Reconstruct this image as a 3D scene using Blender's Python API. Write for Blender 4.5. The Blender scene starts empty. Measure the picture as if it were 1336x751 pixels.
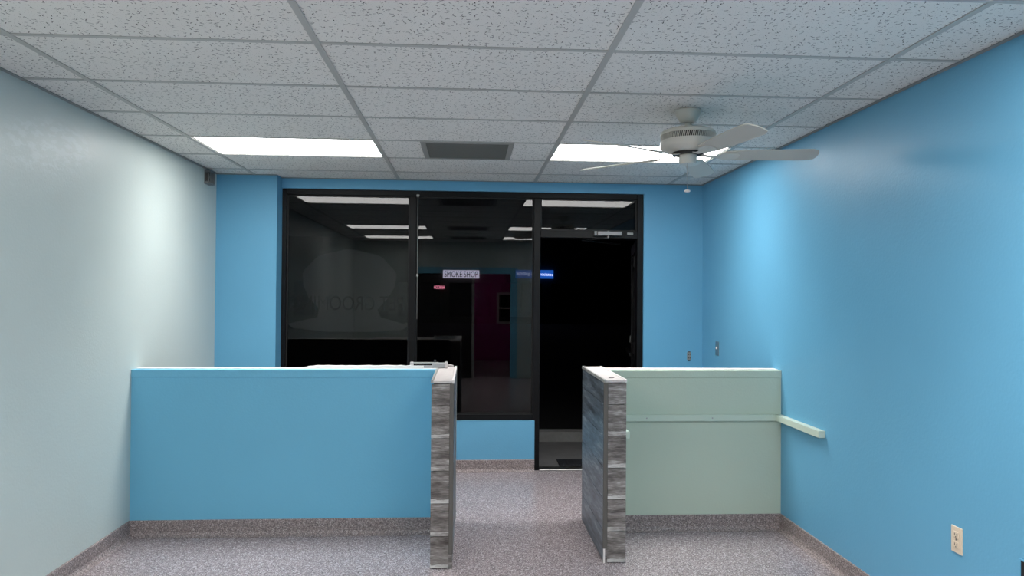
import bpy, bmesh, math, random
from mathutils import Vector, Matrix
random.seed(7)
S = bpy.context.scene
COL = S.collection
R = math.radians

# ------------------------------------------------------------------ camera
CAM_H = 1.568
cam_d = bpy.data.cameras.new('camera')
cam = bpy.data.objects.new('camera', cam_d)
COL.objects.link(cam)
cam_d.sensor_width = 36.0
cam_d.lens = 933.64 / 1336.0 * 36.0
cam_d.clip_start = 0.02
cam_d.clip_end = 300
yaw, pitch, roll = 0.0602, 0.0119, 0.0077
fw = Vector((math.sin(yaw) * math.cos(pitch), math.cos(yaw) * math.cos(pitch), math.sin(pitch)))
rt = Vector((math.cos(yaw), -math.sin(yaw), 0))
up = rt.cross(fw)
r2 = rt * math.cos(roll) + up * math.sin(roll)
u2 = -rt * math.sin(roll) + up * math.cos(roll)
M = Matrix((r2, u2, -fw)).transposed().to_4x4()
M.translation = (0, 0, CAM_H)
cam.matrix_world = M
S.camera = cam

# ------------------------------------------------------------------ night sky, exposure
W = bpy.data.worlds.new('night')
S.world = W
W.use_nodes = True
W.node_tree.nodes['Background'].inputs[0].default_value = (0.55, 0.62, 0.8, 1)
W.node_tree.nodes['Background'].inputs[1].default_value = 0.0015
S.view_settings.view_transform = 'Standard'
S.view_settings.look = 'None'
S.view_settings.exposure = 0.0
S.view_settings.gamma = 1.0
S.view_settings.use_curve_mapping = False
LAMP = 12.0                      # radiance of the fluorescent troffer lenses
LAMP_COL = (1.0, 0.985, 0.955)
LAMP_W = 13.5                    # extra downward flux that the prismatic lens sends into its cut-off cone

# ------------------------------------------------------------------ main dimensions (metres)
XL, XR = -2.174, 2.134
CEIL = 2.602
YW, YP = 6.43, 6.285             # window wall face, left pier face
YB = -0.75                       # wall behind the camera
GX = [-1.851 + 1.2192 * i for i in range(4)]
GY0 = 2.9716

# ------------------------------------------------------------------ helpers
def lin(r, g, b):
    f = lambda c: (c / 255 / 12.92) if c / 255 <= .04045 else ((c / 255 + .055) / 1.055) ** 2.4
    return (f(r), f(g), f(b), 1)

MATS = {}
def mat(name, col, rough=.5, metal=0., spec=.5, emit=None, strength=0.):
    m = bpy.data.materials.new(name); m.use_nodes = True
    b = m.node_tree.nodes['Principled BSDF']
    b.inputs['Base Color'].default_value = col
    b.inputs['Roughness'].default_value = rough
    b.inputs['Metallic'].default_value = metal
    b.inputs['Specular IOR Level'].default_value = spec
    if emit:
        b.inputs['Emission Color'].default_value = emit
        b.inputs['Emission Strength'].default_value = strength
    MATS[name] = m
    return m

def nd(m, t, **kw):
    n = m.node_tree.nodes.new(t)
    for k, v in kw.items():
        if k in n.inputs: n.inputs[k].default_value = v
        else: setattr(n, k, v)
    return n
def lk(m, a, b): m.node_tree.links.new(a, b)
def math_(m, op, a, b=None):
    n = m.node_tree.nodes.new('ShaderNodeMath'); n.operation = op
    for i, x in enumerate((a, b)):
        if x is None: continue
        if isinstance(x, (int, float)): n.inputs[i].default_value = x
        else: lk(m, x, n.inputs[i])
    return n.outputs[0]
def ramp(m, fac, stops, interp='LINEAR'):
    n = m.node_tree.nodes.new('ShaderNodeValToRGB'); n.color_ramp.interpolation = interp
    el = n.color_ramp.elements
    while len(el) < len(stops): el.new(.5)
    for e, (p, c) in zip(el, stops): e.position = p; e.color = c
    lk(m, fac, n.inputs[0]); return n.outputs[0]
def mix(m, fac, a, b):
    n = m.node_tree.nodes.new('ShaderNodeMix'); n.data_type = 'RGBA'
    for i, x in ((0, fac), (6, a), (7, b)):
        if isinstance(x, (int, float)): n.inputs[i].default_value = x
        elif isinstance(x, tuple): n.inputs[i].default_value = x
        else: lk(m, x, n.inputs[i])
    return n.outputs[2]
def coords(m, scale=(1, 1, 1), kind='Object'):
    t = nd(m, 'ShaderNodeTexCoord'); mp = nd(m, 'ShaderNodeMapping'); mp.inputs['Scale'].default_value = scale
    lk(m, t.outputs[kind], mp.inputs[0]); return mp.outputs[0]
def noise(m, v, scale, detail=2., rough=.5):
    n = nd(m, 'ShaderNodeTexNoise'); n.inputs['Scale'].default_value = scale
    n.inputs['Detail'].default_value = detail; n.inputs['Roughness'].default_value = rough
    lk(m, v, n.inputs['Vector']); return n.outputs['Fac']
def bump(m, h, strength, dist):
    n = nd(m, 'ShaderNodeBump'); n.inputs['Strength'].default_value = strength; n.inputs['Distance'].default_value = dist
    lk(m, h, n.inputs['Height']); b = m.node_tree.nodes['Principled BSDF']; lk(m, n.outputs[0], b.inputs['Normal'])
def bsdf(m): return m.node_tree.nodes['Principled BSDF']

def paint(name, col, rough=.42, peel=.4, dist=.002, var=.05):
    m = mat(name, col, rough)
    v = coords(m)
    n1 = noise(m, v, 1.7, 3)
    dark = tuple(c * (1 - var) for c in col[:3]) + (1,)
    lite = tuple(min(1, c * (1 + var)) for c in col[:3]) + (1,)
    lk(m, mix(m, n1, dark, lite), bsdf(m).inputs['Base Color'])
    n2 = noise(m, v, 70, 2)
    bump(m, n2, peel, dist)
    n3 = noise(m, v, 4, 4)
    r = nd(m, 'ShaderNodeMapRange'); lk(m, n3, r.inputs[0])
    r.inputs['To Min'].default_value = rough - .06; r.inputs['To Max'].default_value = rough + .08
    lk(m, r.outputs[0], bsdf(m).inputs['Roughness'])
    return m

BLUE = paint('blue_wall_paint', lin(103, 169, 204))
SAGE = paint('sage_wall_paint', lin(192, 203, 200), rough=.40)
# an uneven touched-up patch of paint high on the sage wall
_t = nd(SAGE, 'ShaderNodeNewGeometry'); _m = nd(SAGE, 'ShaderNodeMapping', vector_type='TEXTURE')
_m.inputs['Location'].default_value = (XL, 3.85, 2.33); _m.inputs['Scale'].default_value = (1, .50, .17); _m.inputs['Rotation'].default_value = (R(8), 0, 0)
lk(SAGE, _t.outputs['Position'], _m.inputs[0])
_g = nd(SAGE, 'ShaderNodeTexGradient', gradient_type='SPHERICAL'); lk(SAGE, _m.outputs[0], _g.inputs[0])
_n = noise(SAGE, coords(SAGE, (1, 5, 16)), 2.2, 6, .7)
_k = math_(SAGE, 'MULTIPLY', math_(SAGE, 'MINIMUM', math_(SAGE, 'MULTIPLY', _g.outputs['Fac'], 2.5), 1.0), math_(SAGE, 'GREATER_THAN', _n, .52))
_k = math_(SAGE, 'MULTIPLY', _k, .55)
_old = bsdf(SAGE).inputs['Base Color'].links[0].from_socket
lk(SAGE, mix(SAGE, _k, _old, lin(206, 216, 216)), bsdf(SAGE).inputs['Base Color'])
SAGE2 = paint('sage_partition_paint', lin(193, 206, 190), rough=.5)
BLUE2 = paint('blue_partition_paint', lin(112, 184, 216), rough=.5)

def quartz(name, tint, gloss, scale=150):
    m = mat(name, (.3, .3, .3, 1), gloss)
    v = coords(m)
    vo = nd(m, 'ShaderNodeTexVoronoi'); vo.inputs['Scale'].default_value = scale; lk(m, v, vo.inputs['Vector'])
    sp = nd(m, 'ShaderNodeSeparateColor'); lk(m, vo.outputs['Color'], sp.inputs[0])
    t = lambda r, g, b: tuple(min(1, a * k) for a, k in zip(lin(r, g, b)[:3], tint)) + (1,)
    c = ramp(m, sp.outputs[0], [(0, t(102, 97, 99)), (.14, t(128, 122, 124)), (.45, t(150, 141, 142)), (.7, t(168, 162, 164)), (.92, t(198, 194, 195))], 'CONSTANT')
    big = noise(m, v, 1.1, 3)
    c2 = mix(m, big, c, c)
    lk(m, c2, bsdf(m).inputs['Base Color'])
    bump(m, vo.outputs['Distance'], .08, .001)
    return m
FLOOR = quartz('quartz_epoxy_floor', (1.1, 1.04, 1.06), .27, 210)
COVE = quartz('quartz_cove_base', (.95, .86, .83), .6, 220)

# ceiling tile: short fissures with a random turn in each cell, plus pinholes
def tile_mat():
    m = mat('fissured_mineral_tile', lin(206, 206, 204), .9, spec=.2)
    v = coords(m)
    info = nd(m, 'ShaderNodeObjectInfo')
    off = nd(m, 'ShaderNodeVectorMath', operation='MULTIPLY_ADD')
    cmb = nd(m, 'ShaderNodeCombineXYZ'); lk(m, info.outputs['Random'], cmb.inputs[0]); lk(m, info.outputs['Random'], cmb.inputs[1])
    lk(m, cmb.outputs[0], off.inputs[0]); off.inputs[1].default_value = (7.3, 3.1, 0); lk(m, v, off.inputs[2])
    masks = []
    for sc, ln, wd in ((32, .25, .055), (42, .22, .055), (95, .07, .07)):
        vo = nd(m, 'ShaderNodeTexVoronoi'); vo.voronoi_dimensions = '2D'; vo.inputs['Scale'].default_value = sc
        lk(m, off.outputs[0], vo.inputs['Vector'])
        scl = nd(m, 'ShaderNodeVectorMath', operation='SCALE'); scl.inputs['Scale'].default_value = 1.0
        lk(m, off.outputs[0], scl.inputs[0])
        d = nd(m, 'ShaderNodeVectorMath', operation='SUBTRACT'); lk(m, scl.outputs[0], d.inputs[0]); lk(m, vo.outputs['Position'], d.inputs[1])
        s2 = nd(m, 'ShaderNodeVectorMath', operation='SCALE'); s2.inputs['Scale'].default_value = sc; lk(m, d.outputs[0], s2.inputs[0])
        spc = nd(m, 'ShaderNodeSeparateColor'); lk(m, vo.outputs['Color'], spc.inputs[0])
        rot = nd(m, 'ShaderNodeVectorRotate', rotation_type='Z_AXIS'); lk(m, s2.outputs[0], rot.inputs['Vector'])
        lk(m, math_(m, 'MULTIPLY', spc.outputs[0], 6.28), rot.inputs['Angle'])
        sx = nd(m, 'ShaderNodeSeparateXYZ'); lk(m, rot.outputs[0], sx.inputs[0])
        ax = math_(m, 'ABSOLUTE', sx.outputs[0])
        bend = math_(m, 'MULTIPLY', math_(m, 'MULTIPLY', sx.outputs[0], sx.outputs[0]), 1.2)
        ay = math_(m, 'ABSOLUTE', math_(m, 'SUBTRACT', sx.outputs[1], bend))
        a = math_(m, 'LESS_THAN', ax, ln); b = math_(m, 'LESS_THAN', ay, wd)
        k = math_(m, 'MULTIPLY', math_(m, 'MULTIPLY', a, b), math_(m, 'LESS_THAN', spc.outputs[1], .46))
        masks.append(k)
    mk = math_(m, 'MAXIMUM', math_(m, 'MAXIMUM', masks[0], masks[1]), masks[2])
    n = noise(m, v, 2.3, 4)
    base = mix(m, n, lin(226, 224, 219), lin(233, 231, 227))
    c = mix(m, mk, base, lin(84, 83, 82))
    lk(m, c, bsdf(m).inputs['Base Color'])
    n2 = noise(m, v, 260, 2)
    h = math_(m, 'SUBTRACT', math_(m, 'MULTIPLY', n2, .3), mk)
    bump(m, h, .5, .002)
    return m
TILE = tile_mat()
TBAR = mat('grey_painted_grid', lin(180, 180, 176), .5)
ANGLE = mat('wall_angle_metal', lin(140, 142, 140), .5)
LENS = mat('lit_acrylic_lens', (.8, .8, .8, 1), .4, emit=LAMP_COL + (1,), strength=LAMP)
TROF = mat('troffer_white_metal', lin(225, 225, 222), .4)
GRILLE = mat('grey_perforated_grille', lin(118, 118, 114), .6)
GRFRAME = mat('grille_frame_grey', lin(160, 160, 156), .5)
PLENUM = mat('plenum_dark', (.02, .02, .02, 1), .9)
FANW = mat('fan_cream_enamel', lin(206, 202, 192), .4)
FANB = mat('fan_blade_pale', lin(196, 190, 180), .5)
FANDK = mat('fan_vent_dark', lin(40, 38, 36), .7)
BRONZE = mat('dark_bronze_frame', lin(11, 11, 13), .45, spec=.25)
GASKET = mat('black_gasket', lin(10, 10, 11), .6)
STEEL = mat('brushed_steel', lin(170, 170, 168), .35, metal=1)
CLOSER = mat('closer_grey', lin(140, 138, 138), .4, metal=.4)
WHITE = mat('white_laminate', lin(226, 220, 218), .55)
CAPW = mat('raw_white_board', lin(198, 190, 188), .6)
_v = coords(CAPW); lk(CAPW, mix(CAPW, noise(CAPW, _v, 14, 6, .7), lin(176, 166, 164), lin(214, 208, 206)), bsdf(CAPW).inputs['Base Color'])
RAIL = mat('rail_pale_paint', lin(200, 214, 200), .45)
IVORY = mat('ivory_plastic', lin(224, 206, 184), .4)
BLACK = mat('black_plastic', lin(16, 16, 17), .5)
DKGREY = mat('dark_grey_paint', lin(46, 47, 50), .6)
CHAR = mat('charcoal_laminate', lin(24, 24, 27), .5)
MAGENTA = paint('magenta_wall_paint', lin(196, 40, 152))
CLEAR = mat('clear_acrylic', lin(225, 228, 230), .1)
bsdf(CLEAR).inputs['Transmission Weight'].default_value = .55
TRIMW = mat('grey_corner_trim', lin(92, 88, 84), .5)
PAPER = mat('torn_white_strip', lin(232, 230, 226), .7)
CONC = mat('concrete', lin(150, 150, 148), .85)
_v = coords(CONC); lk(CONC, mix(CONC, noise(CONC, _v, 6, 6, .7), lin(105, 105, 104), lin(160, 158, 156)), bsdf(CONC).inputs['Base Color'])
bump(CONC, noise(CONC, _v, 160, 2), .2, .002)
SIDEW = mat('worn_sidewalk', lin(100, 100, 100), .85)
_v = coords(SIDEW); lk(SIDEW, mix(SIDEW, noise(SIDEW, _v, 4, 6, .7), lin(78, 77, 78), lin(118, 116, 115)), bsdf(SIDEW).inputs['Base Color'])
ASPH = mat('asphalt', lin(46, 46, 48), .9)
_v = coords(ASPH); lk(ASPH, mix(ASPH, noise(ASPH, _v, 40, 4, .7), lin(34, 34, 36), lin(58, 58, 60)), bsdf(ASPH).inputs['Base Color'])
ALBOX = mat('scuffed_grey_box', lin(120, 124, 126), .5)
FACADE = mat('dark_stucco_facade', lin(70, 66, 62), .9)
FACGLS = mat('dark_shop_glass', lin(12, 13, 15), .08)
MATM = mat('ribbed_rubber_mat', lin(22, 24, 30), .8)
_v = coords(MATM); bump(MATM, noise(MATM, _v, 220, 3), .6, .004)

def wood(name, axis, cold):
    m = mat(name, (.2, .2, .2, 1), .38)
    t = nd(m, 'ShaderNodeTexCoord')
    info = nd(m, 'ShaderNodeObjectInfo')
    cmb = nd(m, 'ShaderNodeCombineXYZ')
    for i in range(3): lk(m, math_(m, 'MULTIPLY', info.outputs['Random'], 13.7 + 5 * i), cmb.inputs[i])
    ad = nd(m, 'ShaderNodeVectorMath', operation='ADD'); lk(m, t.outputs['Object'], ad.inputs[0]); lk(m, cmb.outputs[0], ad.inputs[1])
    mp = nd(m, 'ShaderNodeMapping'); lk(m, ad.outputs[0], mp.inputs[0])
    mp.inputs['Scale'].default_value = (5, 9, 24) if axis == 'x' else (9, 2.4, 17)
    n1 = noise(m, mp.outputs[0], 1.0, 5, .62)
    mp2 = nd(m, 'ShaderNodeMapping'); lk(m, ad.outputs[0], mp2.inputs[0])
    mp2.inputs['Scale'].default_value = (22, 60, 130) if axis == 'x' else (60, 9, 95)
    n2 = noise(m, mp2.outputs[0], 1.0, 4, .6)
    f = math_(m, 'ADD', math_(m, 'MULTIPLY', n1, .62), math_(m, 'MULTIPLY', n2, .38))
    if axis == 'x':               # printed pale sapwood streak along each board's lower edge
        sx = nd(m, 'ShaderNodeSeparateXYZ'); lk(m, t.outputs['Object'], sx.inputs[0])
        e = math_(m, 'ADD', sx.outputs[2], math_(m, 'MULTIPLY', n1, .05))
        s = math_(m, 'MULTIPLY', math_(m, 'LESS_THAN', e, -.042), .15)
        f = math_(m, 'ADD', f, s)
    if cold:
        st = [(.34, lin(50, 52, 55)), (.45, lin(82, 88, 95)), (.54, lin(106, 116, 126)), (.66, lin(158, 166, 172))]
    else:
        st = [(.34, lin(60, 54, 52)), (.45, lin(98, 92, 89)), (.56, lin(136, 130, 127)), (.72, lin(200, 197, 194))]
    lk(m, ramp(m, f, st), bsdf(m).inputs['Base Color'])
    bump(m, n2, .2, .001)
    return m
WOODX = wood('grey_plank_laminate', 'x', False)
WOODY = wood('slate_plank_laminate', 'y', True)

def glass_mat(name, tint, ior=1.55):
    m = bpy.data.materials.new(name); m.use_nodes = True
    nt = m.node_tree; nt.nodes.clear()
    out = nd(m, 'ShaderNodeOutputMaterial'); tr = nd(m, 'ShaderNodeBsdfTransparent'); gl = nd(m, 'ShaderNodeBsdfGlossy')
    gl.inputs['Roughness'].default_value = 0.0
    tr.inputs['Color'].default_value = tint
    fr = nd(m, 'ShaderNodeFresnel'); fr.inputs['IOR'].default_value = ior
    ge = nd(m, 'ShaderNodeNewGeometry')
    f = math_(m, 'MULTIPLY', fr.outputs[0], math_(m, 'SUBTRACT', 1.0, ge.outputs['Backfacing']))
    mx = nd(m, 'ShaderNodeMixShader'); lk(m, f, mx.inputs[0]); lk(m, tr.outputs[0], mx.inputs[1]); lk(m, gl.outputs[0], mx.inputs[2])
    lk(m, mx.outputs[0], out.inputs[0])
    return m
TINT = glass_mat('tinted_storefront_glass', (.40, .40, .41, 1), 1.50)
DOORGL = glass_mat('clear_door_glass', (.7, .7, .7, 1), 1.45)

# ---- mesh builders
def new_obj(name, me, m=None, parent=None):
    o = bpy.data.objects.new(name, me); COL.objects.link(o)
    if m is not None and not me.materials: me.materials.append(m)
    if parent is not None: o.parent = parent
    return o
def mesh_from(bm, name, smooth=False):
    bmesh.ops.recalc_face_normals(bm, faces=bm.faces)
    me = bpy.data.meshes.new(name); bm.to_mesh(me); bm.free()
    if smooth:
        for p in me.polygons: p.use_smooth = True
    return me
def add_box(bm, lo, hi):
    vs = [bm.verts.new((x, y, z)) for z in (lo[2], hi[2]) for y in (lo[1], hi[1]) for x in (lo[0], hi[0])]
    for f in ((0, 2, 3, 1), (4, 5, 7, 6), (0, 1, 5, 4), (1, 3, 7, 5), (3, 2, 6, 7), (2, 0, 4, 6)):
        bm.faces.new([vs[i] for i in f])
def box(name, lo, hi, m, parent=None, bev=0., seg=1):
    """one box; the object's origin sits at the box centre (world coordinates in)"""
    c = [(a + b) / 2 for a, b in zip(lo, hi)]
    bm = bmesh.new()
    add_box(bm, [a - k for a, k in zip(lo, c)], [b - k for b, k in zip(hi, c)])
    if bev: bmesh.ops.bevel(bm, geom=bm.edges[:], offset=bev, segments=seg, affect='EDGES')
    o = new_obj(name, mesh_from(bm, name), m, parent)
    place(o, c, parent)
    return o
def place(o, c, parent):
    p = parent; off = Vector((0, 0, 0))
    while p is not None: off += p.location; p = p.parent
    o.location = Vector(c) - off
def boxes(name, lst, m, parent=None, loc=(0, 0, 0)):
    bm = bmesh.new()
    for lo, hi in lst: add_box(bm, [a - b for a, b in zip(lo, loc)], [a - b for a, b in zip(hi, loc)])
    o = new_obj(name, mesh_from(bm, name), m, parent); place(o, loc, parent); return o
def lathe(name, prof, m, parent=None, loc=(0, 0, 0), seg=40, smooth=True):
    bm = bmesh.new(); rings = []
    for r, z in prof:
        rings.append([bm.verts.new((r * math.cos(2 * math.pi * i / seg), r * math.sin(2 * math.pi * i / seg), z)) for i in range(seg)] if r > 1e-6 else [bm.verts.new((0, 0, z))])
    for a, b in zip(rings, rings[1:]):
        for i in range(seg):
            j = (i + 1) % seg
            if len(a) == 1 and len(b) == 1: continue
            if len(a) == 1: bm.faces.new((a[0], b[i], b[j]))
            elif len(b) == 1: bm.faces.new((a[i], a[j], b[0]))
            else: bm.faces.new((a[i], a[j], b[j], b[i]))
    o = new_obj(name, mesh_from(bm, name, smooth), m, parent); place(o, loc, parent)
    if smooth:
        mod = o.modifiers.new('edge', 'EDGE_SPLIT'); mod.split_angle = R(35)
    return o
def prism(name, pts, y0, y1, m, parent=None, loc=(0, 0, 0)):
    """outline (x,z) extruded along y, coordinates relative to loc"""
    bm = bmesh.new()
    a = [bm.verts.new((x, y0, z)) for x, z in pts]; b = [bm.verts.new((x, y1, z)) for x, z in pts]
    n = len(pts); bm.faces.new(a); bm.faces.new(b[::-1])
    for i in range(n): bm.faces.new((a[i], b[i], b[(i + 1) % n], a[(i + 1) % n]))
    o = new_obj(name, mesh_from(bm, name), m, parent); place(o, loc, parent); return o
def tube(name, pts, rad, m, parent=None, loc=(0, 0, 0), seg=10):
    bm = bmesh.new(); rings = []
    P = [Vector(p) for p in pts]
    for i, p in enumerate(P):
        t = (P[min(i + 1, len(P) - 1)] - P[max(i - 1, 0)]).normalized()
        a = t.orthogonal().normalized() if i == 0 else (pa - t * pa.dot(t)).normalized()
        pa = a; b = t.cross(a)
        rr = rad[i] if isinstance(rad, (list, tuple)) else rad
        rings.append([bm.verts.new(p + (a * math.cos(2 * math.pi * k / seg) + b * math.sin(2 * math.pi * k / seg)) * rr) for k in range(seg)])
    for a, b in zip(rings, rings[1:]):
        for k in range(seg): bm.faces.new((a[k], a[(k + 1) % seg], b[(k + 1) % seg], b[k]))
    bm.faces.new(rings[0][::-1]); bm.faces.new(rings[-1])
    o = new_obj(name, mesh_from(bm, name, True), m, parent); place(o, loc, parent); return o
def empty(name, loc, rz=0.):
    o = bpy.data.objects.new(name, None); COL.objects.link(o); o.location = loc; o.rotation_euler.z = rz
    o.empty_display_size = .1
    return o
def tag(o, label, cat, group=None):
    o['label'] = label; o['category'] = cat
    if group: o['group'] = group
    return o
def struct(o, label=None):
    o['kind'] = 'structure'
    if label: o['label'] = label
    return o
def text(name, body, size, m, parent=None, depth=.002):
    c = bpy.data.curves.new(name, 'FONT'); c.body = body; c.size = size; c.extrude = depth; c.align_x = 'CENTER'; c.align_y = 'CENTER'
    t = bpy.data.objects.new(name, c); COL.objects.link(t)
    dg = bpy.context.evaluated_depsgraph_get()
    me = bpy.data.meshes.new_from_object(t.evaluated_get(dg)); me.materials.clear(); me.materials.append(m)
    bpy.data.objects.remove(t)
    o = new_obj(name, me, None, parent)
    return o

# ================================================================== the room shell
struct(box('floor', (XL - .12, -4.6, -.08), (XR + .12, 6.52, 0), FLOOR), 'speckled grey quartz epoxy floor')
struct(box('wall_left', (XL - .12, YB - .1, 0), (XL, 6.56, 2.8), SAGE), 'pale sage painted side wall')
struct(box('wall_right', (XR, YB - .1, 0), (XR + .12, 6.56, 2.8), BLUE), 'sky blue painted side wall')
FXL, FXR, FZT, FZB = -1.66, 1.588, 2.512, .452
boxes_front = [((XL, YP, 0), (FXL, 6.56, 2.8)), ((FXL, YW, 0), (.60, 6.56, FZB)), ((FXL, YW, FZT), (FXR, 6.56, 2.8)), ((FXR, YW, 0), (XR, 6.56, 2.8))]
struct(boxes('wall_front', boxes_front, BLUE), 'sky blue storefront wall around the dark window')
# wall behind the camera with a wide cased opening, and the back room seen in the window's reflection
OX0, OX1, OZ = -1.0, .80, 2.0
struct(boxes('wall_back', [((XL, YB - .1, 0), (OX0, YB, 2.8)), ((OX1, YB - .1, 0), (XR, YB, 2.8)), ((OX0, YB - .1, OZ), (OX1, YB, 2.8))], SAGE), 'wall behind the camera with a cased opening')
struct(boxes('trim_1', [((OX0 - .13, YB, 0), (OX0, YB + .02, OZ + .12)), ((OX1, YB, 0), (OX1 + .13, YB + .02, OZ + .12)), ((OX0, YB, OZ), (OX1, YB + .02, OZ + .12))], BLUE2), 'blue casing around the rear opening')
struct(boxes('wall_rear', [((XL, -4.6, 0), (XR, -4.5, 2.8))], MAGENTA), 'magenta wall of the back room')
struct(boxes('wall_rear_left', [((XL - .1, -4.5, 0), (XL, YB - .1, 2.8))], CHAR))
struct(boxes('wall_rear_right', [((XR, -4.5, 0), (XR + .1, YB - .1, 2.8))], SAGE))
w2 = struct(box('window_2', (.72, -4.5, .95), (1.5, -4.485, 1.62), FACGLS), 'white framed window in the back room')
for lo, hi in (((.68, -4.5, .91), (.74, -4.47, 1.66)), ((1.48, -4.5, .91), (1.54, -4.47, 1.66)), ((1.08, -4.5, .91), (1.13, -4.47, 1.66)), ((.74, -4.5, .90), (1.48, -4.47, .96)), ((.74, -4.5, 1.61), (1.48, -4.47, 1.67)), ((.74, -4.5, 1.27), (1.48, -4.475, 1.30))):
    box('window_bar', lo, hi, WHITE, w2)
d2 = struct(box('door_2', (OX0, YB - .07, 0), (.06, YB - .03, OZ), CHAR), 'dark door leaf closing half of the rear opening')
box('door_post', (.06, YB - .09, 0), (.11, YB, OZ), GRFRAME, d2)

# cove baseboards
def cove(name, p0, p1, n, h=.105, label=None, parent=None):
    prof = [(0, 0), (.042, 0), (.042, .002), (.026, .006), (.016, .014), (.010, .028), (.009, h - .004), (.006, h), (0, h)]
    p0, p1, n = Vector(p0), Vector(p1), Vector(n)
    mid = (p0 + p1) / 2
    bm = bmesh.new()
    a = [bm.verts.new(p0 - mid + n * d + Vector((0, 0, z))) for d, z in prof]
    b = [bm.verts.new(p1 - mid + n * d + Vector((0, 0, z))) for d, z in prof]
    k = len(prof); bm.faces.new(a); bm.faces.new(b[::-1])
    for i in range(k): bm.faces.new((a[i], b[i], b[(i + 1) % k], a[(i + 1) % k]))
    o = new_obj(name, mesh_from(bm, name), COVE, parent); place(o, mid, parent)
    return o
HWY0, HWY1 = 4.775, 4.90          # half walls: front and back faces
HWZ = 1.078
struct(cove('baseboard_left', (XL, YB, 0), (XL, HWY0, 0), (1, 0, 0)), 'speckled coved base along the sage wall')
struct(cove('baseboard_left', (XL, HWY1, 0), (XL, YP, 0), (1, 0, 0)), 'speckled coved base behind the blue half wall')
struct(cove('baseboard_right', (XR, YB, 0), (XR, HWY0, 0), (-1, 0, 0)), 'speckled coved base along the blue side wall')
struct(cove('baseboard_right', (XR, HWY1, 0), (XR, YW, 0), (-1, 0, 0)), 'speckled coved base behind the sage half wall')
struct(cove('baseboard_front', (XL, YP, 0), (FXL, YP, 0), (0, -1, 0)), 'speckled coved base on the left pier')
struct(cove('baseboard_front', (FXL, YW, 0), (.60, YW, 0), (0, -1, 0)), 'speckled coved base under the window')
struct(cove('baseboard_front', (FXR, YW, 0), (XR, YW, 0), (0, -1, 0)), 'speckled coved base right of the door')

# ------------------------------------------------------------------ ceiling
ceil = struct(box('ceiling', (XL - .12, -4.6, 2.70), (XR + .12, 6.56, 2.76), PLENUM), 'suspended grid ceiling of fissured mineral tiles')
rows = [GY0 + .6096 * k for k in range(-6, 6)]          # grid lines across
ylines = [YB] + [y for y in rows if y > YB + .05] + [YW]
xlines = [XL] + GX + [XR]
light_rows = {3: 'near', -2: 'mid', -5: 'rear'}
def kidx(y0): return round((y0 - GY0) / .6096)
tile_cache = {}
def tile(x0, x1, y0, y1):
    key = (round(x1 - x0, 3), round(y1 - y0, 3))
    c = ((x0 + x1) / 2, (y0 + y1) / 2, CEIL + .0105)
    if key not in tile_cache:
        bm = bmesh.new(); hx, hy = (x1 - x0) / 2 - .003, (y1 - y0) / 2 - .003
        add_box(bm, (-hx, -hy, -.008), (hx, hy, .008)); me = mesh_from(bm, 'ceiling_tile'); me.materials.append(TILE); tile_cache[key] = me
    o = new_obj('ceiling_tile', tile_cache[key], None, ceil); place(o, c, ceil)
LIGHTS, GRILLES = [], []
for j, (y0, y1) in enumerate(zip(ylines, ylines[1:])):
    k = kidx(y0) if j > 0 else -99
    for i, (x0, x1) in enumerate(zip(xlines, xlines[1:])):
        if k in light_rows and i in (1, 3): LIGHTS.append((x0, x1, y0, y1, k, i)); continue
        if k in light_rows and i == 2:
            tile(x0, -.335, y0, y1); tile(.298, x1, y0, y1); GRILLES.append((-.335, .298, y0, y1, k)); continue
        tile(x0, x1, y0, y1)
struct(boxes('ceiling_rear', [((XL, -4.5, 2.60), (XR, YB - .1, 2.62))], TROF), 'plain ceiling of the back room')
for x in GX:                                            # main runners, with the stem of the tee above
    b = boxes('main_runner', [((x - .014, YB, CEIL - .002), (x + .014, YW, CEIL + .002)), ((x - .002, YB, CEIL + .002), (x + .002, YW, CEIL + .04))], TBAR, ceil, (x, (YB + YW) / 2, CEIL))
tee_cache = {}
for y in ylines[1:-1]:
    for x0, x1 in zip(xlines, xlines[1:]):
        x0 = x0 + (.014 if x0 != XL else 0); x1 = x1 - (.014 if x1 != XR else 0)
        boxes('cross_tee', [((x0, y - .012, CEIL - .001), (x1, y + .012, CEIL + .003)), ((x0, y - .0015, CEIL + .003), (x1, y + .0015, CEIL + .035))], TBAR, ceil, ((x0 + x1) / 2, y, CEIL))
for nm, lo, hi in (('l', (XL, YB, CEIL - .004), (XL + .022, YP, CEIL + .0005)), ('r', (XR - .022, YB, CEIL - .004), (XR, YW, CEIL + .0005)), ('f', (FXL, YW - .02, CEIL - .004), (XR - .022, YW, CEIL + .0005)), ('p', (XL + .022, YP - .02, CEIL - .004), (FXL, YP, CEIL + .0005))):
    box('wall_angle', lo, hi, ANGLE, ceil)

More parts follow.
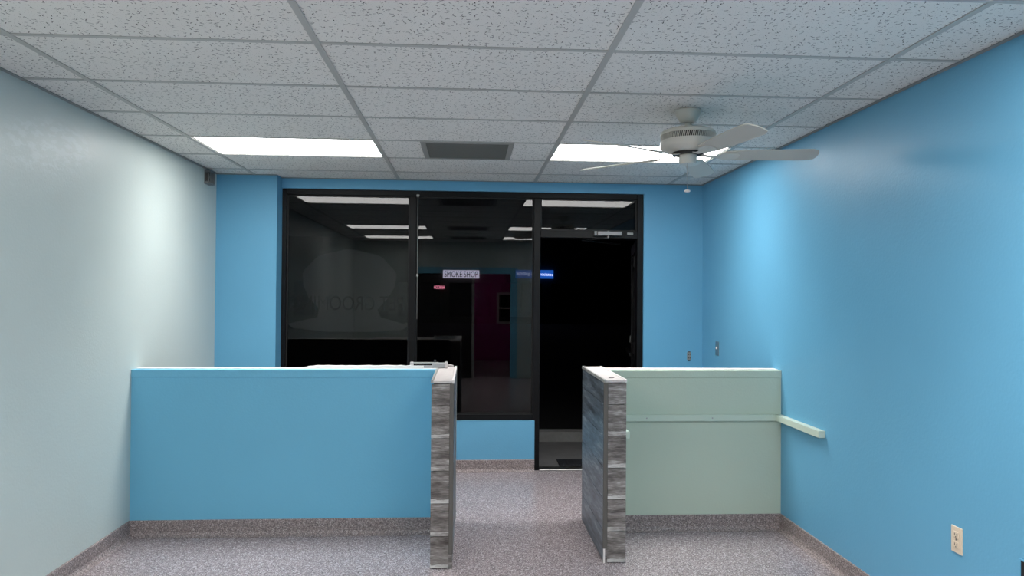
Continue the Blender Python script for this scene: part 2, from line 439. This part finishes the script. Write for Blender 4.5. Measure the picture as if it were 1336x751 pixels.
where = {(3, 1): 'lit ceiling light over the blue half wall, left of the grille', (3, 3): 'lit ceiling light just beyond the ceiling fan',
         (-2, 1): 'lit ceiling light mid room on the sage wall side, mirrored in the window', (-2, 3): 'lit ceiling light mid room on the blue wall side, mirrored in the window',
         (-5, 1): 'lit ceiling light overhead at the camera on the sage wall side', (-5, 3): 'lit ceiling light overhead at the camera on the blue wall side'}
for x0, x1, y0, y1, k, i in LIGHTS:
    c = ((x0 + x1) / 2, (y0 + y1) / 2, CEIL)
    t = tag(empty('ceiling_light', c), where[(k, i)], 'ceiling light', 'recessed fluorescent lights in the grid ceiling')
    a0, a1, b0, b1 = x0 + .014, x1 - .014, y0 + .012, y1 - .012
    boxes('housing', [((a0, b0, CEIL + .004), (a0 + .010, b1, CEIL + .08)), ((a1 - .010, b0, CEIL + .004), (a1, b1, CEIL + .08)), ((a0, b0, CEIL + .004), (a1, b0 + .010, CEIL + .08)), ((a0, b1 - .010, CEIL + .004), (a1, b1, CEIL + .08)), ((a0, b0, CEIL + .075), (a1, b1, CEIL + .08))], TROF, t, c)
    al = bpy.data.lights.new('lamp', 'AREA'); al.shape = 'RECTANGLE'; al.size = a1 - a0 - .03; al.size_y = b1 - b0 - .03
    al.energy = LAMP_W; al.color = LAMP_COL; al.spread = R(105)
    lo_ = new_obj('lamp', al, None, t); lo_.location = (0, 0, .004)
    box('diffuser_lens', (a0 + .010, b0 + .010, CEIL + .006), (a1 - .010, b1 - .010, CEIL + .012), LENS, t)
gwhere = {3: 'grey return air grille between the two lit ceiling lights', -2: 'grey return air grille mid room, mirrored dark in the window', -5: 'grey return air grille overhead at the camera'}
for x0, x1, y0, y1, k in GRILLES:
    c = ((x0 + x1) / 2, (y0 + y1) / 2, CEIL)
    t = tag(empty('air_grille', c), gwhere[k], 'air vent', 'return air grilles')
    b0, b1 = y0 + .012, y1 - .012
    boxes('frame', [((x0, b0, CEIL - .004), (x0 + .035, b1, CEIL + .012)), ((x1 - .035, b0, CEIL - .004), (x1, b1, CEIL + .012)), ((x0 + .035, b0, CEIL - .004), (x1 - .035, b0 + .03, CEIL + .012)), ((x0 + .035, b1 - .03, CEIL - .004), (x1 - .035, b1, CEIL + .012))], GRFRAME, t, c)
    box('grille_backing', (x0 + .035, b0 + .03, CEIL + .016), (x1 - .035, b1 - .03, CEIL + .02), PLENUM, t)
    n = 26
    sl = []
    for q in range(n):
        yy = b0 + .03 + (b1 - b0 - .06) * (q + .5) / n
        sl.append(((x0 + .035, yy - .0075, CEIL - .001), (x1 - .035, yy + .0075, CEIL + .008)))
    o = boxes('louvres', sl, GRILLE, t, c); o['kind'] = 'stuff'

# light in the back room
tag(box('ceiling_light', (-.2, -3.2, 2.585), (1.0, -2.6, 2.599), LENS), 'lit ceiling light of the magenta back room', 'ceiling light')

# ------------------------------------------------------------------ half walls
def clad_wing(x0, x1, y0, y1, side, name_label):
    """plank clad wing wall; side = +1 clad flank faces right, -1 faces left"""
    c = ((x0 + x1) / 2, (y0 + y1) / 2, 0)
    t = tag(empty('clad_wing_wall', c), name_label, 'partition', 'plank clad wing walls of the walkway')
    e = .012
    box('core', (x0 + e, y0 + e, 0), (x1 - e, y1, HWZ - .02), TRIMW, t)
    zs = [0.004, .187, .374, .561, .748, .935, HWZ - .016]
    fx = x1 if side > 0 else x0                       # clad flank
    nx = x0 if side > 0 else x1                       # painted flank
    tw = .022
    fa, fb = (x0, x1 - tw) if side > 0 else (x0 + tw, x1)
    for a, b in zip(zs, zs[1:]):
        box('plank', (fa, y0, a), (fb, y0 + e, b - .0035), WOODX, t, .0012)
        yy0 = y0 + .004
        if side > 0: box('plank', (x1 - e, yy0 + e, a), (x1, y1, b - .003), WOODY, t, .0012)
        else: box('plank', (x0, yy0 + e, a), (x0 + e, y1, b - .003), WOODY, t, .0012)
    # corner trim, stopping short of the floor
    if side > 0:
        box('corner_trim', (x1 - tw, y0 - .003, .085), (x1 + .003, y0 + .016, HWZ - .016), TRIMW, t, .002)
        box('corner_filler', (x1 - tw, y0, 0), (x1, y0 + .016, .085), WOODX, t)
    else:
        box('corner_trim', (x0 - .003, y0 - .003, .085), (x0 + tw, y0 + .016, HWZ - .016), TRIMW, t, .002)
        box('corner_filler', (x0, y0, 0), (x0 + .009, y0 + .016, .085), WHITE, t)
        box('corner_filler', (x0 + .009, y0, 0), (x0 + tw, y0 + .016, .085), WOODX, t)
    sk = SAGE2 if side < 0 else BLUE2
    if side > 0: box('painted_side', (x0, y0 + e, 0), (x0 + e, HWY0, HWZ - .016), sk, t)
    else: box('painted_side', (x1 - e, y0 + e, 0), (x1, HWY0, HWZ - .016), sk, t)
    if side > 0: box('rear_side', (x0, HWY1, 0), (x0 + e, y1, HWZ - .016), CHAR, t)
    else: box('rear_side', (x1 - e, HWY1, 0), (x1, y1, HWZ - .016), CHAR, t)
    box('cap', (x0 + .010, y0 + .006, HWZ - .016), (x1 - .010, y1, HWZ), CAPW, t, .002)
    box('cap_edge', (x0 - .004, y0 + .004, HWZ - .016), (x0 + .0095, y1, HWZ + .004), GRFRAME, t, .002)
    box('cap_edge', (x1 - .0095, y0 + .004, HWZ - .016), (x1 + .004, y1, HWZ + .004), WHITE, t, .002)
    return t
LX0, LX1 = -.210, -.083
RX0, RX1 = .806, .938
wl = clad_wing(LX0, LX1, 4.15, 5.00, 1, 'grey plank clad wing wall ending the blue half wall')
box('rear_edge_trim', (LX1 - .010, 4.99, .02), (LX1 + .005, 5.004, HWZ - .016), GRFRAME, wl)
wr = clad_wing(RX0, RX1, 4.20, 5.02, -1, 'grey plank clad wing wall ending the sage half wall')
tube('pencil_mark', [(-.02, -.30, 0), (.0, -.305, 0), (.012, -.29, 0), (.02, -.27, 0)], .0025, DKGREY, wr, ((RX0 + RX1) / 2, 4.61, HWZ + .001), 6)
def half_wall(x0, x1, m, label):
    c = ((x0 + x1) / 2, (HWY0 + HWY1) / 2, 0)
    t = tag(empty('half_wall', c), label, 'partition', 'half walls')
    box('painted_panel', (x0, HWY0, 0), (x1, HWY1 - .012, HWZ - .05), m, t)
    box('rear_panel', (x0, HWY1 - .012, 0), (x1, HWY1, HWZ - .001), CHAR, t)
    box('top_trim', (x0, HWY0 - .006, HWZ - .05), (x1, HWY1 - .012, HWZ - .001), m, t, .002)
    box('cap', (x0, HWY0 + .055, HWZ - .001), (x1, HWY1 + .006, HWZ + .003), WHITE, t, .001)
    cove('cove_base', (x0, HWY0, 0), (x1, HWY0, 0), (0, -1, 0), parent=t)
    return t
half_wall(XL, LX0, BLUE2, 'sky blue half wall with white cap left of the walkway')
half_wall(RX1, XR, SAGE2, 'sage green half wall with white cap right of the walkway')

# pale ledger rail round the sage bay
t = tag(empty('ledger_rail', (1.55, 4.75, .757)), 'pale ledger rail round the sage half wall and blue wall corner', 'rail')
box('rail_length', (RX1 + .026, HWY0 - .022, .737), (XR - .042, HWY0, .779), RAIL, t, .002)
box('rail_length', (XR - .042, 4.165, .737), (XR, HWY0, .779), RAIL, t, .002)
box('rail_length', (RX1, 4.225, .727), (RX1 + .026, HWY0, .769), RAIL, t, .002)
for xx in (1.2, 1.65): box('screw_head', (xx - .004, HWY0 - .0235, .754), (xx + .004, HWY0 - .021, .762), STEEL, t)

# ------------------------------------------------------------------ storefront window, door
win = struct(empty('window_1', (0, 6.5, 0)), 'dark tinted storefront window in black metal frame')
FY0, FY1 = 6.455, 6.545
def bar(name, x0, x1, z0, z1, y0=FY0, y1=FY1, m=BRONZE, par=None): return box(name, (x0, y0, z0), (x1, y1, z1), m, par or win, .003)
bar('jamb', FXL, -1.622, FZB, FZT)
bar('jamb', 1.534, FXR, 0, FZT)
bar('head', -1.622, 1.534, 2.462, FZT)
bar('mullion', -.535, -.474, .505, 2.462)
bar('mullion', .584, .646, 0, 2.462)
bar('sill', -1.622, .584, FZB, .505)
bar('transom_bar', .646, 1.534, 2.106, 2.172)
for x0, x1, z0, z1 in ((-1.622, -.535, .505, 2.462), (-.474, .584, .505, 2.462), (.646, 1.534, 2.172, 2.462)):
    box('glass_pane', (x0, 6.497, z0), (x1, 6.503, z1), TINT, win)
    g = .012
    for lo, hi in (((x0, z0), (x0 + g, z1)), ((x1 - g, z0), (x1, z1)), ((x0 + g, z0), (x1 - g, z0 + g)), ((x0 + g, z1 - g), (x1 - g, z1))):
        box('gasket', (lo[0], 6.485, lo[1]), (hi[0], 6.497, hi[1]), GASKET, win)
# decals stuck on the outside of the panes
FILM = mat('faded_window_print', lin(160, 163, 160), .7)
LETT = mat('dark_window_lettering', lin(5, 5, 6), .8)
dc = []
for a in range(181):
    th = R(a); rr = .40 + .008 * math.sin(th * 9)
    dc.append((rr * 1.03 * math.cos(th), .16 + rr * .64 * math.sin(th)))
dc += [(-.41, .10), (-.36, -.02), (-.27, -.11), (-.28, -.19), (-.42, -.22), (-.54, -.25), (-.50, -.29), (-.2, -.32), (.2, -.32), (.48, -.30), (.53, -.26), (.40, -.22), (.28, -.19), (.25, -.12), (.34, -.02), (.40, .08)]
prism('window_print', dc, 0, .0006, FILM, win, (-1.07, 6.5035, 1.56))
def decal_text(body, w, h, x, z):
    tx = text('window_lettering', body, .2, LETT, win, .0004)
    d = tx.dimensions
    bpy.context.view_layer.update()
    vs = [v.co for v in tx.data.vertices]; ww = max(v.x for v in vs) - min(v.x for v in vs); hh = max(v.y for v in vs) - min(v.y for v in vs)
    for v in tx.data.vertices: v.co.x *= -w / ww; v.co.y *= h / hh        # readable from the street
    tx.data.flip_normals()
    tx.rotation_euler = (R(90), 0, 0); place(tx, (x, 6.5030, z), win)
decal_text('PET GROOMING', 1.0, .13, -1.09, 1.49)

# blind wand hanging by the first mullion
bw = tag(empty('blind_wand', (-.468, 6.43, 2.48)), 'thin blind wand hanging beside the window mullion', 'blind wand')
tube('cord', [(0, 0, 0), (0, 0, -1.10)], .0022, GRFRAME, bw, (-.462, 6.445, 2.46), 6)
lathe('bead', [(0, -.016), (.008, -.01), (.010, 0), (.008, .01), (0, .016)], GRFRAME, bw, (-.462, 6.445, 1.752), 12)
box('clip', (-.474, 6.435, 2.455), (-.450, 6.455, 2.475), GRFRAME, bw)

# door: frame opening right of the window, leaf swung out
door = struct(empty('door_1', (1.534, 6.545, 0)), 'glass door in dark metal frame, swung open to the street')
dl = empty('door_leaf', (0, 0, 0)); dl.parent = door
dl.rotation_euler.z = R(-100.5)
def lbox(name, lo, hi, m, par, bev=.002):
    c = [(a + b) / 2 for a, b in zip(lo, hi)]; bm = bmesh.new()
    add_box(bm, [a - k for a, k in zip(lo, c)], [b - k for b, k in zip(hi, c)])
    if bev: bmesh.ops.bevel(bm, geom=bm.edges[:], offset=bev, segments=1, affect='EDGES')
    o = new_obj(name, mesh_from(bm, name), m, par); o.location = c; return o
lbox('stile', (-.05, 0, .02), (0, .045, 2.09), BRONZE, dl)
lbox('stile', (-.88, 0, .02), (-.83, .045, 2.09), BRONZE, dl)
lbox('rail', (-.83, 0, 1.99), (-.05, .045, 2.09), BRONZE, dl)
lbox('rail', (-.83, 0, .02), (-.05, .045, .27), BRONZE, dl)
lbox('door_glass', (-.83, .02, .27), (-.05, .026, 1.99), DOORGL, dl, 0)
lbox('push_bar', (-.82, -.05, 1.02), (-.06, -.03, 1.05), BRONZE, dl)
lbox('lock_case', (-.86, -.012, 1.10), (-.84, 0, 1.17), STEEL, dl)
for z in (.25, 1.05, 1.85): box('hinge', (1.522, 6.54, z), (1.536, 6.556, z + .1), BRONZE, door)
box('threshold', (.646, 6.44, 0), (1.534, 6.56, .012), STEEL, door, .004)
box('closer_body', (1.16, 6.415, 2.128), (1.385, 6.455, 2.166), CLOSER, door, .004)
lathe('closer_spindle', [(0, -.012), (.010, -.012), (.010, .05), (0, .05)], CLOSER, door, (1.262, 6.437, 2.122), 12)
boxes('closer_end', [((1.132, 6.42, 2.130), (1.155, 6.455, 2.140)), ((1.132, 6.42, 2.143), (1.155, 6.455, 2.153)), ((1.132, 6.42, 2.156), (1.155, 6.455, 2.166))], CLOSER, door, (1.14, 6.44, 2.148))
tube('closer_arm', [(1.262, 6.437, 2.108), (1.05, 6.62, 2.10), (1.46, 6.86, 2.08)], .008, DKGREY, door, (0, 0, 0), 8)
box('contact_sensor', (1.438, 6.44, 2.137), (1.492, 6.456, 2.158), GRFRAME, door, .002)

# ------------------------------------------------------------------ outside
struct(boxes('sidewalk', [((-8, 6.56, -.10), (10, 7.78, -.012))], SIDEW), 'concrete sidewalk outside the door')
struct(boxes('kerb', [((-8, 7.78, -.12), (10, 7.95, .095))], CONC), 'raised concrete kerb along the sidewalk')
struct(boxes('parking_lot', [((-60, 7.95, -.30), (60, 70, -.14))], ASPH), 'dark asphalt parking lot at night')
dm = tag(empty('door_mat', (1.23, 6.79, 0)), 'black ribbed rubber mat on the sidewalk outside the door', 'door mat')
box('mat_pad', (.86, 6.655, -.012), (1.60, 6.925, -.004), MATM, dm, .002)
boxes('mat_ribs', [((.88 + .03 * i, 6.67, -.004), (.895 + .03 * i, 6.91, -.001)) for i in range(24)], MATM, dm, (1.23, 6.79, 0))['kind'] = 'stuff'
BY = 45.0
bl = tag(empty('shop_building', (2, BY, -.14)), 'dark low shop building across the parking lot', 'building')
box('facade', (-30, BY, -.14), (34, BY + 8, 5.2), FACADE, bl)
box('parapet_band', (-30, BY - .012, 4.7), (34, BY, 5.2), FACADE, bl)
for i in range(10):
    x = -14 + i * 3.2
    f = box('shop_window', (x, BY - .01, .3), (x + 2.6, BY, 2.4), FACGLS, bl)
    box('window_mullion', (x + 1.27, BY - .012, .3), (x + 1.33, BY - .010, 2.4), BRONZE, bl)
SIGNW = mat('lit_sign_face', lin(200, 195, 225), .5, emit=(.84, .80, 1, 1), strength=2.3)
SIGNB = mat('lit_blue_sign_face', lin(25, 80, 190), .5, emit=(.012, .08, .38, 1), strength=1.0)
SIGNT = mat('lit_white_lettering', (.9, .9, .9, 1), .5, emit=(.85, .92, 1, 1), strength=1.1)
NEON = mat('red_neon_tube', (.9, .2, .3, 1), .5, emit=(1, .30, .42, 1), strength=6.5)
def sign(name, label, x0, x1, z0, z1, face, body, tm, h, y, fit=.92, dz=0., rot=0.):
    c = ((x0 + x1) / 2, y, (z0 + z1) / 2)
    t = tag(empty(name, c), label, 'sign')
    if face: box('sign_box', (x0, y, z0), (x1, BY - .012, z1), face, t)
    tx = text('lettering', body, .5, tm, t, .01)
    vs = [v.co for v in tx.data.vertices]; mx = [min(v.x for v in vs), max(v.x for v in vs), min(v.y for v in vs), max(v.y for v in vs)]
    kx = (x1 - x0) * fit / (mx[1] - mx[0]); kz = (z1 - z0) * h / (mx[3] - mx[2]); cx_, cy_ = (mx[0] + mx[1]) / 2, (mx[2] + mx[3]) / 2
    for v in tx.data.vertices: v.co.x = (v.co.x - cx_) * kx; v.co.y = (v.co.y - cy_) * kz
    tx.rotation_euler = (R(90), R(rot), 0); tx.location = (0, -.03, dz)
k = (BY - .22) / 30
DARKT = mat('sign_dark_lettering', lin(8, 8, 14), .6)
zc = lambda z: CAM_H + (z - CAM_H) * k
sign('shop_sign', 'white lit sign reading SMOKE SHOP seen through the window', -1.084 * k, .43 * k, zc(2.315), zc(2.654), SIGNW, 'SMOKE SHOP', DARKT, .74, BY - .22)
sign('office_sign', 'blue lit sign reading Schilling & Associates behind the door frame', 1.96 * k, 3.553 * k, zc(2.335), zc(2.69), SIGNB, 'Schilling & Associates', SIGNT, .46, BY - .22, .97, 0, 2.0)
sign('neon_sign', 'small glowing red neon sign reading HOOKAH below the SMOKE SHOP sign', -1.461 * k, -1.013 * k, zc(1.854), zc(2.01), None, 'HOOKAH', NEON, .9, BY - .03, .95)

# ------------------------------------------------------------------ ceiling fan
FX, FY = 1.200, 3.874
fan = tag(empty('ceiling_fan', (FX, FY, CEIL)), 'white five blade ceiling fan with pull chain', 'ceiling fan')
lathe('canopy', [(0, 0), (.070, 0), (.071, -.012), (.060, -.035), (.047, -.058), (.036, -.068), (.0, -.069)], FANW, fan, (FX, FY, CEIL - .002))
lathe('downrod', [(.0, 0), (.018, 0), (.018, -.05), (0, -.05)], FANW, fan, (FX, FY, CEIL - .066), 20)
mh = lathe('motor_housing', [(0, .062), (.05, .061), (.120, .056), (.144, .046), (.150, .034), (.149, .027), (.142, .026), (.142, -.004), (.150, -.005), (.151, -.036), (.146, -.046), (.125, -.060), (.09, -.068), (0, -.069)], FANW, fan, (FX, FY, 2.436), 64)
bm = bmesh.new()
for i in range(88):                                    # slanted fins of the vent band
    a = 2 * math.pi * i / 88; da = .04
    for s, z0, z1 in ((1, -.004, .026),):
        p = []
        for z, ang in ((z0, a), (z1, a + da)):
            for dd in (-.012, .012):
                for r_ in (.1425, .1495):
                    p.append(bm.verts.new((r_ * math.cos(ang + dd), r_ * math.sin(ang + dd), z)))
        for f in ((0, 1, 3, 2), (4, 6, 7, 5), (0, 4, 5, 1), (2, 3, 7, 6), (0, 2, 6, 4), (1, 5, 7, 3)): bm.faces.new([p[q] for q in f])
vf = new_obj('vent_fins', mesh_from(bm, 'vent_fins'), FANW, mh)
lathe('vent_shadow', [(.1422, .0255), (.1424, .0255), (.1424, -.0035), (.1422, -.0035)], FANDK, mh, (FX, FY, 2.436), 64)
lathe('flywheel', [(0, 0), (.085, 0), (.085, -.014), (0, -.014)], FANDK, fan, (FX, FY, 2.370), 40)
lathe('switch_housing', [(0, 0), (.046, 0), (.049, -.004), (.049, -.042), (.042, -.052), (0, -.054)], FANW, fan, (FX, FY, 2.357), 32)
pc = tube('pull_chain', [(0, 0, 0), (0, 0, -.15)], .0016, GRFRAME, fan, (FX - .012, FY - .03, 2.312), 6)
lathe('chain_fob', [(0, .007), (.010, .006), (.016, .002), (.017, -.002), (.012, -.007), (0, -.008)], WHITE, fan, (FX - .012, FY - .03, 2.153), 16)
def blade_mesh():
    bm = bmesh.new(); top, bot = [], []
    out = [(.20, -.048), (.30, -.058), (.58, -.066), (.655, -.064), (.685, -.050), (.695, -.02), (.695, .02), (.685, .050), (.655, .064), (.58, .066), (.30, .058), (.20, .048), (.185, .03), (.185, -.03)]
    for x, y in out: top.append(bm.verts.new((x, y, .003))); bot.append(bm.verts.new((x, y, -.003)))
    bm.faces.new(top); bm.faces.new(bot[::-1]); n = len(out)
    for i in range(n): bm.faces.new((top[i], bot[i], bot[(i + 1) % n], top[(i + 1) % n]))
    return mesh_from(bm, 'blade')
def iron_mesh():
    bm = bmesh.new()
    prof = [(.075, .018, .004), (.11, .012, -.004), (.15, .014, -.006), (.19, .038, -.004), (.26, .034, -.004), (.275, .015, -.004)]
    L = []
    for x, w, z in prof:
        L.append([bm.verts.new((x, -w, z - .003)), bm.verts.new((x, w, z - .003)), bm.verts.new((x, w, z)), bm.verts.new((x, -w, z))])
    for a, b in zip(L, L[1:]):
        for i in range(4): bm.faces.new((a[i], a[(i + 1) % 4], b[(i + 1) % 4], b[i]))
    bm.faces.new(L[0]); bm.faces.new(L[-1][::-1])
    return mesh_from(bm, 'blade_iron')
bme, ime = blade_mesh(), iron_mesh(); bme.materials.append(FANB); ime.materials.append(FANW)
for i in range(5):
    b = new_obj('blade', bme, None, fan); b.location = (0, 0, 2.352 - CEIL); b.rotation_euler = (R(-14), 0, R(-8 + 72 * i))
    q = new_obj('blade_iron', ime, None, b)

# ------------------------------------------------------------------ wall fittings
def on_right(y, z): return (XR, y, z)
o = tag(empty('wall_outlet', on_right(3.006, .524)), 'ivory duplex outlet low on the blue side wall', 'outlet')
box('cover_plate', (XR - .006, 2.971, .467), (XR, 3.041, .581), IVORY, o, .002)
for z in (.546, .503):
    f = box('receptacle', (XR - .009, 2.990, z - .014), (XR - .006, 3.022, z + .014), IVORY, o, .001)
    for dy in (-.007, .007): box('slot', (XR - .0095, 3.006 + dy - .0015, z - .004), (XR - .009, 3.006 + dy + .0015, z + .007), BLACK, f)
    box('slot', (XR - .0095, 3.003, z - .011), (XR - .009, 3.009, z - .006), BLACK, f)
box('screw', (XR - .0075, 3.0025, .521), (XR - .006, 3.0095, .528), STEEL, o)
o = tag(empty('junction_box', on_right(2.575, .50)), 'open black junction box low on the blue wall near the camera', 'junction box')
boxes('box_rim', [((XR - .004, 2.515, .470), (XR, 2.652, .482)), ((XR - .004, 2.515, .567), (XR, 2.652, .573)), ((XR - .004, 2.646, .482), (XR, 2.652, .567)), ((XR - .004, 2.515, .482), (XR, 2.527, .567))], BLUE, o, (XR, 2.575, .5))
box('box_cavity', (XR - .0015, 2.527, .482), (XR, 2.646, .567), CHAR, o)
tube('wire', [(-.004, 2.64 - 2.6, .02), (-.012, 2.62 - 2.6, .045), (-.010, 2.60 - 2.6, .01), (-.012, 2.57 - 2.6, .03), (-.004, 2.56 - 2.6, 0)], .003, GRFRAME, o, (XR, 2.575, .5), 6)
tube('wire', [(-.004, 2.645 - 2.6, -.005), (-.014, 2.63 - 2.6, .015), (-.010, 2.61 - 2.6, -.015), (-.004, 2.59 - 2.6, -.012)], .003, BLACK, o, (XR, 2.575, .5), 6)
o = tag(empty('light_switch', on_right(6.03, 1.135)), 'steel switch plate on the blue side wall near the far corner', 'light switch')
box('cover_plate', (XR - .005, 5.992, 1.076), (XR, 6.068, 1.196), STEEL, o, .0015)
box('toggle', (XR - .016, 6.026, 1.130), (XR - .005, 6.034, 1.150), WHITE, o, .001)
o = tag(empty('wall_outlet', (2.01, YW, 1.035)), 'bare outlet without plate on the blue wall right of the door', 'outlet')
box('receptacle_body', (1.992, YW - .008, 1.002), (2.028, YW, 1.072), ANGLE, o, .002)
for z in (1.022, 1.053):
    for dx in (-.007, .007): box('slot', (2.01 + dx - .003, YW - .009, z - .006), (2.01 + dx + .003, YW - .008, z + .008), BLACK, o)
box('mounting_ear', (1.998, YW - .004, 1.072), (2.022, YW, 1.080), DKGREY, o)
box('mounting_ear', (1.998, YW - .004, .992), (2.022, YW, 1.002), DKGREY, o)
o = tag(empty('alarm_box', (XL, 6.05, 2.53)), 'small open grey alarm box at the ceiling above the sage wall', 'alarm box')
boxes('casing', [((XL, 6.00, 2.475), (XL + .05, 6.006, 2.585)), ((XL, 6.094, 2.475), (XL + .05, 6.10, 2.585)), ((XL, 6.006, 2.475), (XL + .05, 6.094, 2.482)), ((XL, 6.006, 2.578), (XL + .05, 6.094, 2.585)), ((XL, 6.006, 2.482), (XL + .006, 6.094, 2.578))], ALBOX, o, (XL, 6.05, 2.53))
box('circuit_board', (XL + .008, 6.0, 2.49), (XL + .046, 6.004, 2.57), CHAR, o)
box('speaker_cone', (XL + .012, 5.994, 2.50), (XL + .030, 6.0, 2.56), TRIMW, o, .003)
box('terminal_strip', (XL + .012, 5.992, 2.484), (XL + .034, 6.0, 2.492), STEEL, o)
tube('wire', [(.036, -.055, .03), (.044, -.062, .0), (.038, -.058, -.03), (.044, -.056, -.045)], .003, GRFRAME, o, (XL, 6.05, 2.53), 6)

# loose strip and clear latch lying on the blue half wall
pts_t, pts_b = [], []
n = 26
for i in range(n + 1):
    x = -1.10 + .80 * i / n
    h = (.006 + .008 * min(1, i / 3) + .004 * random.random()) if i else .001
    pts_t.append((x, h)); pts_b.append((x, 0))
st = prism('torn_strip', pts_t + pts_b[::-1], -.03, .01, PAPER, None, (0, HWY1 - .02, HWZ + .003))
st.location.x += -.0
tag(st, 'torn white strip lying along the blue half wall cap', 'strip')
la = tag(empty('gate_latch', (-.26, HWY1 - .015, HWZ + .002)), 'clear and white gate latch lying on the half wall corner', 'latch')
Z0 = HWZ + .003
box('bar', (-.38, HWY1 - .03, Z0 + .029), (-.20, HWY1 - .012, Z0 + .038), GRFRAME, la, .002)
box('clear_sleeve', (-.375, HWY1 - .034, Z0 + .001), (-.24, HWY1 - .006, Z0 + .018), CLEAR, la, .003)
box('end_block', (-.392, HWY1 - .036, Z0), (-.370, HWY1 - .004, Z0 + .040), CAPW, la, .003)
box('clear_block', (-.245, HWY1 - .036, Z0), (-.155, HWY1 - .004, Z0 + .036), CLEAR, la, .004)
box('inner_plate', (-.235, HWY1 - .026, Z0 + .004), (-.175, HWY1 - .014, Z0 + .030), ANGLE, la, .002)
lathe('knob', [(0, 0), (.010, 0), (.006, .004), (.006, .010), (.009, .013), (.007, .018), (0, .019)], DKGREY, la, (-.225, HWY1 - .02, Z0 + .036), 16)
box('end_block', (-.158, HWY1 - .038, Z0), (-.138, HWY1 - .004, Z0 + .040), CAPW, la, .003)
tube('bolt', [(-.14, 0, .018), (-.115, 0, .016), (-.10, 0, .010)], .007, CAPW, la, (0, HWY1 - .02, Z0), 10)
lathe('screw_head', [(0, 0), (.006, 0), (.005, .004), (0, .005)], STEEL, la, (-.148, HWY1 - .02, Z0 + .040), 12)
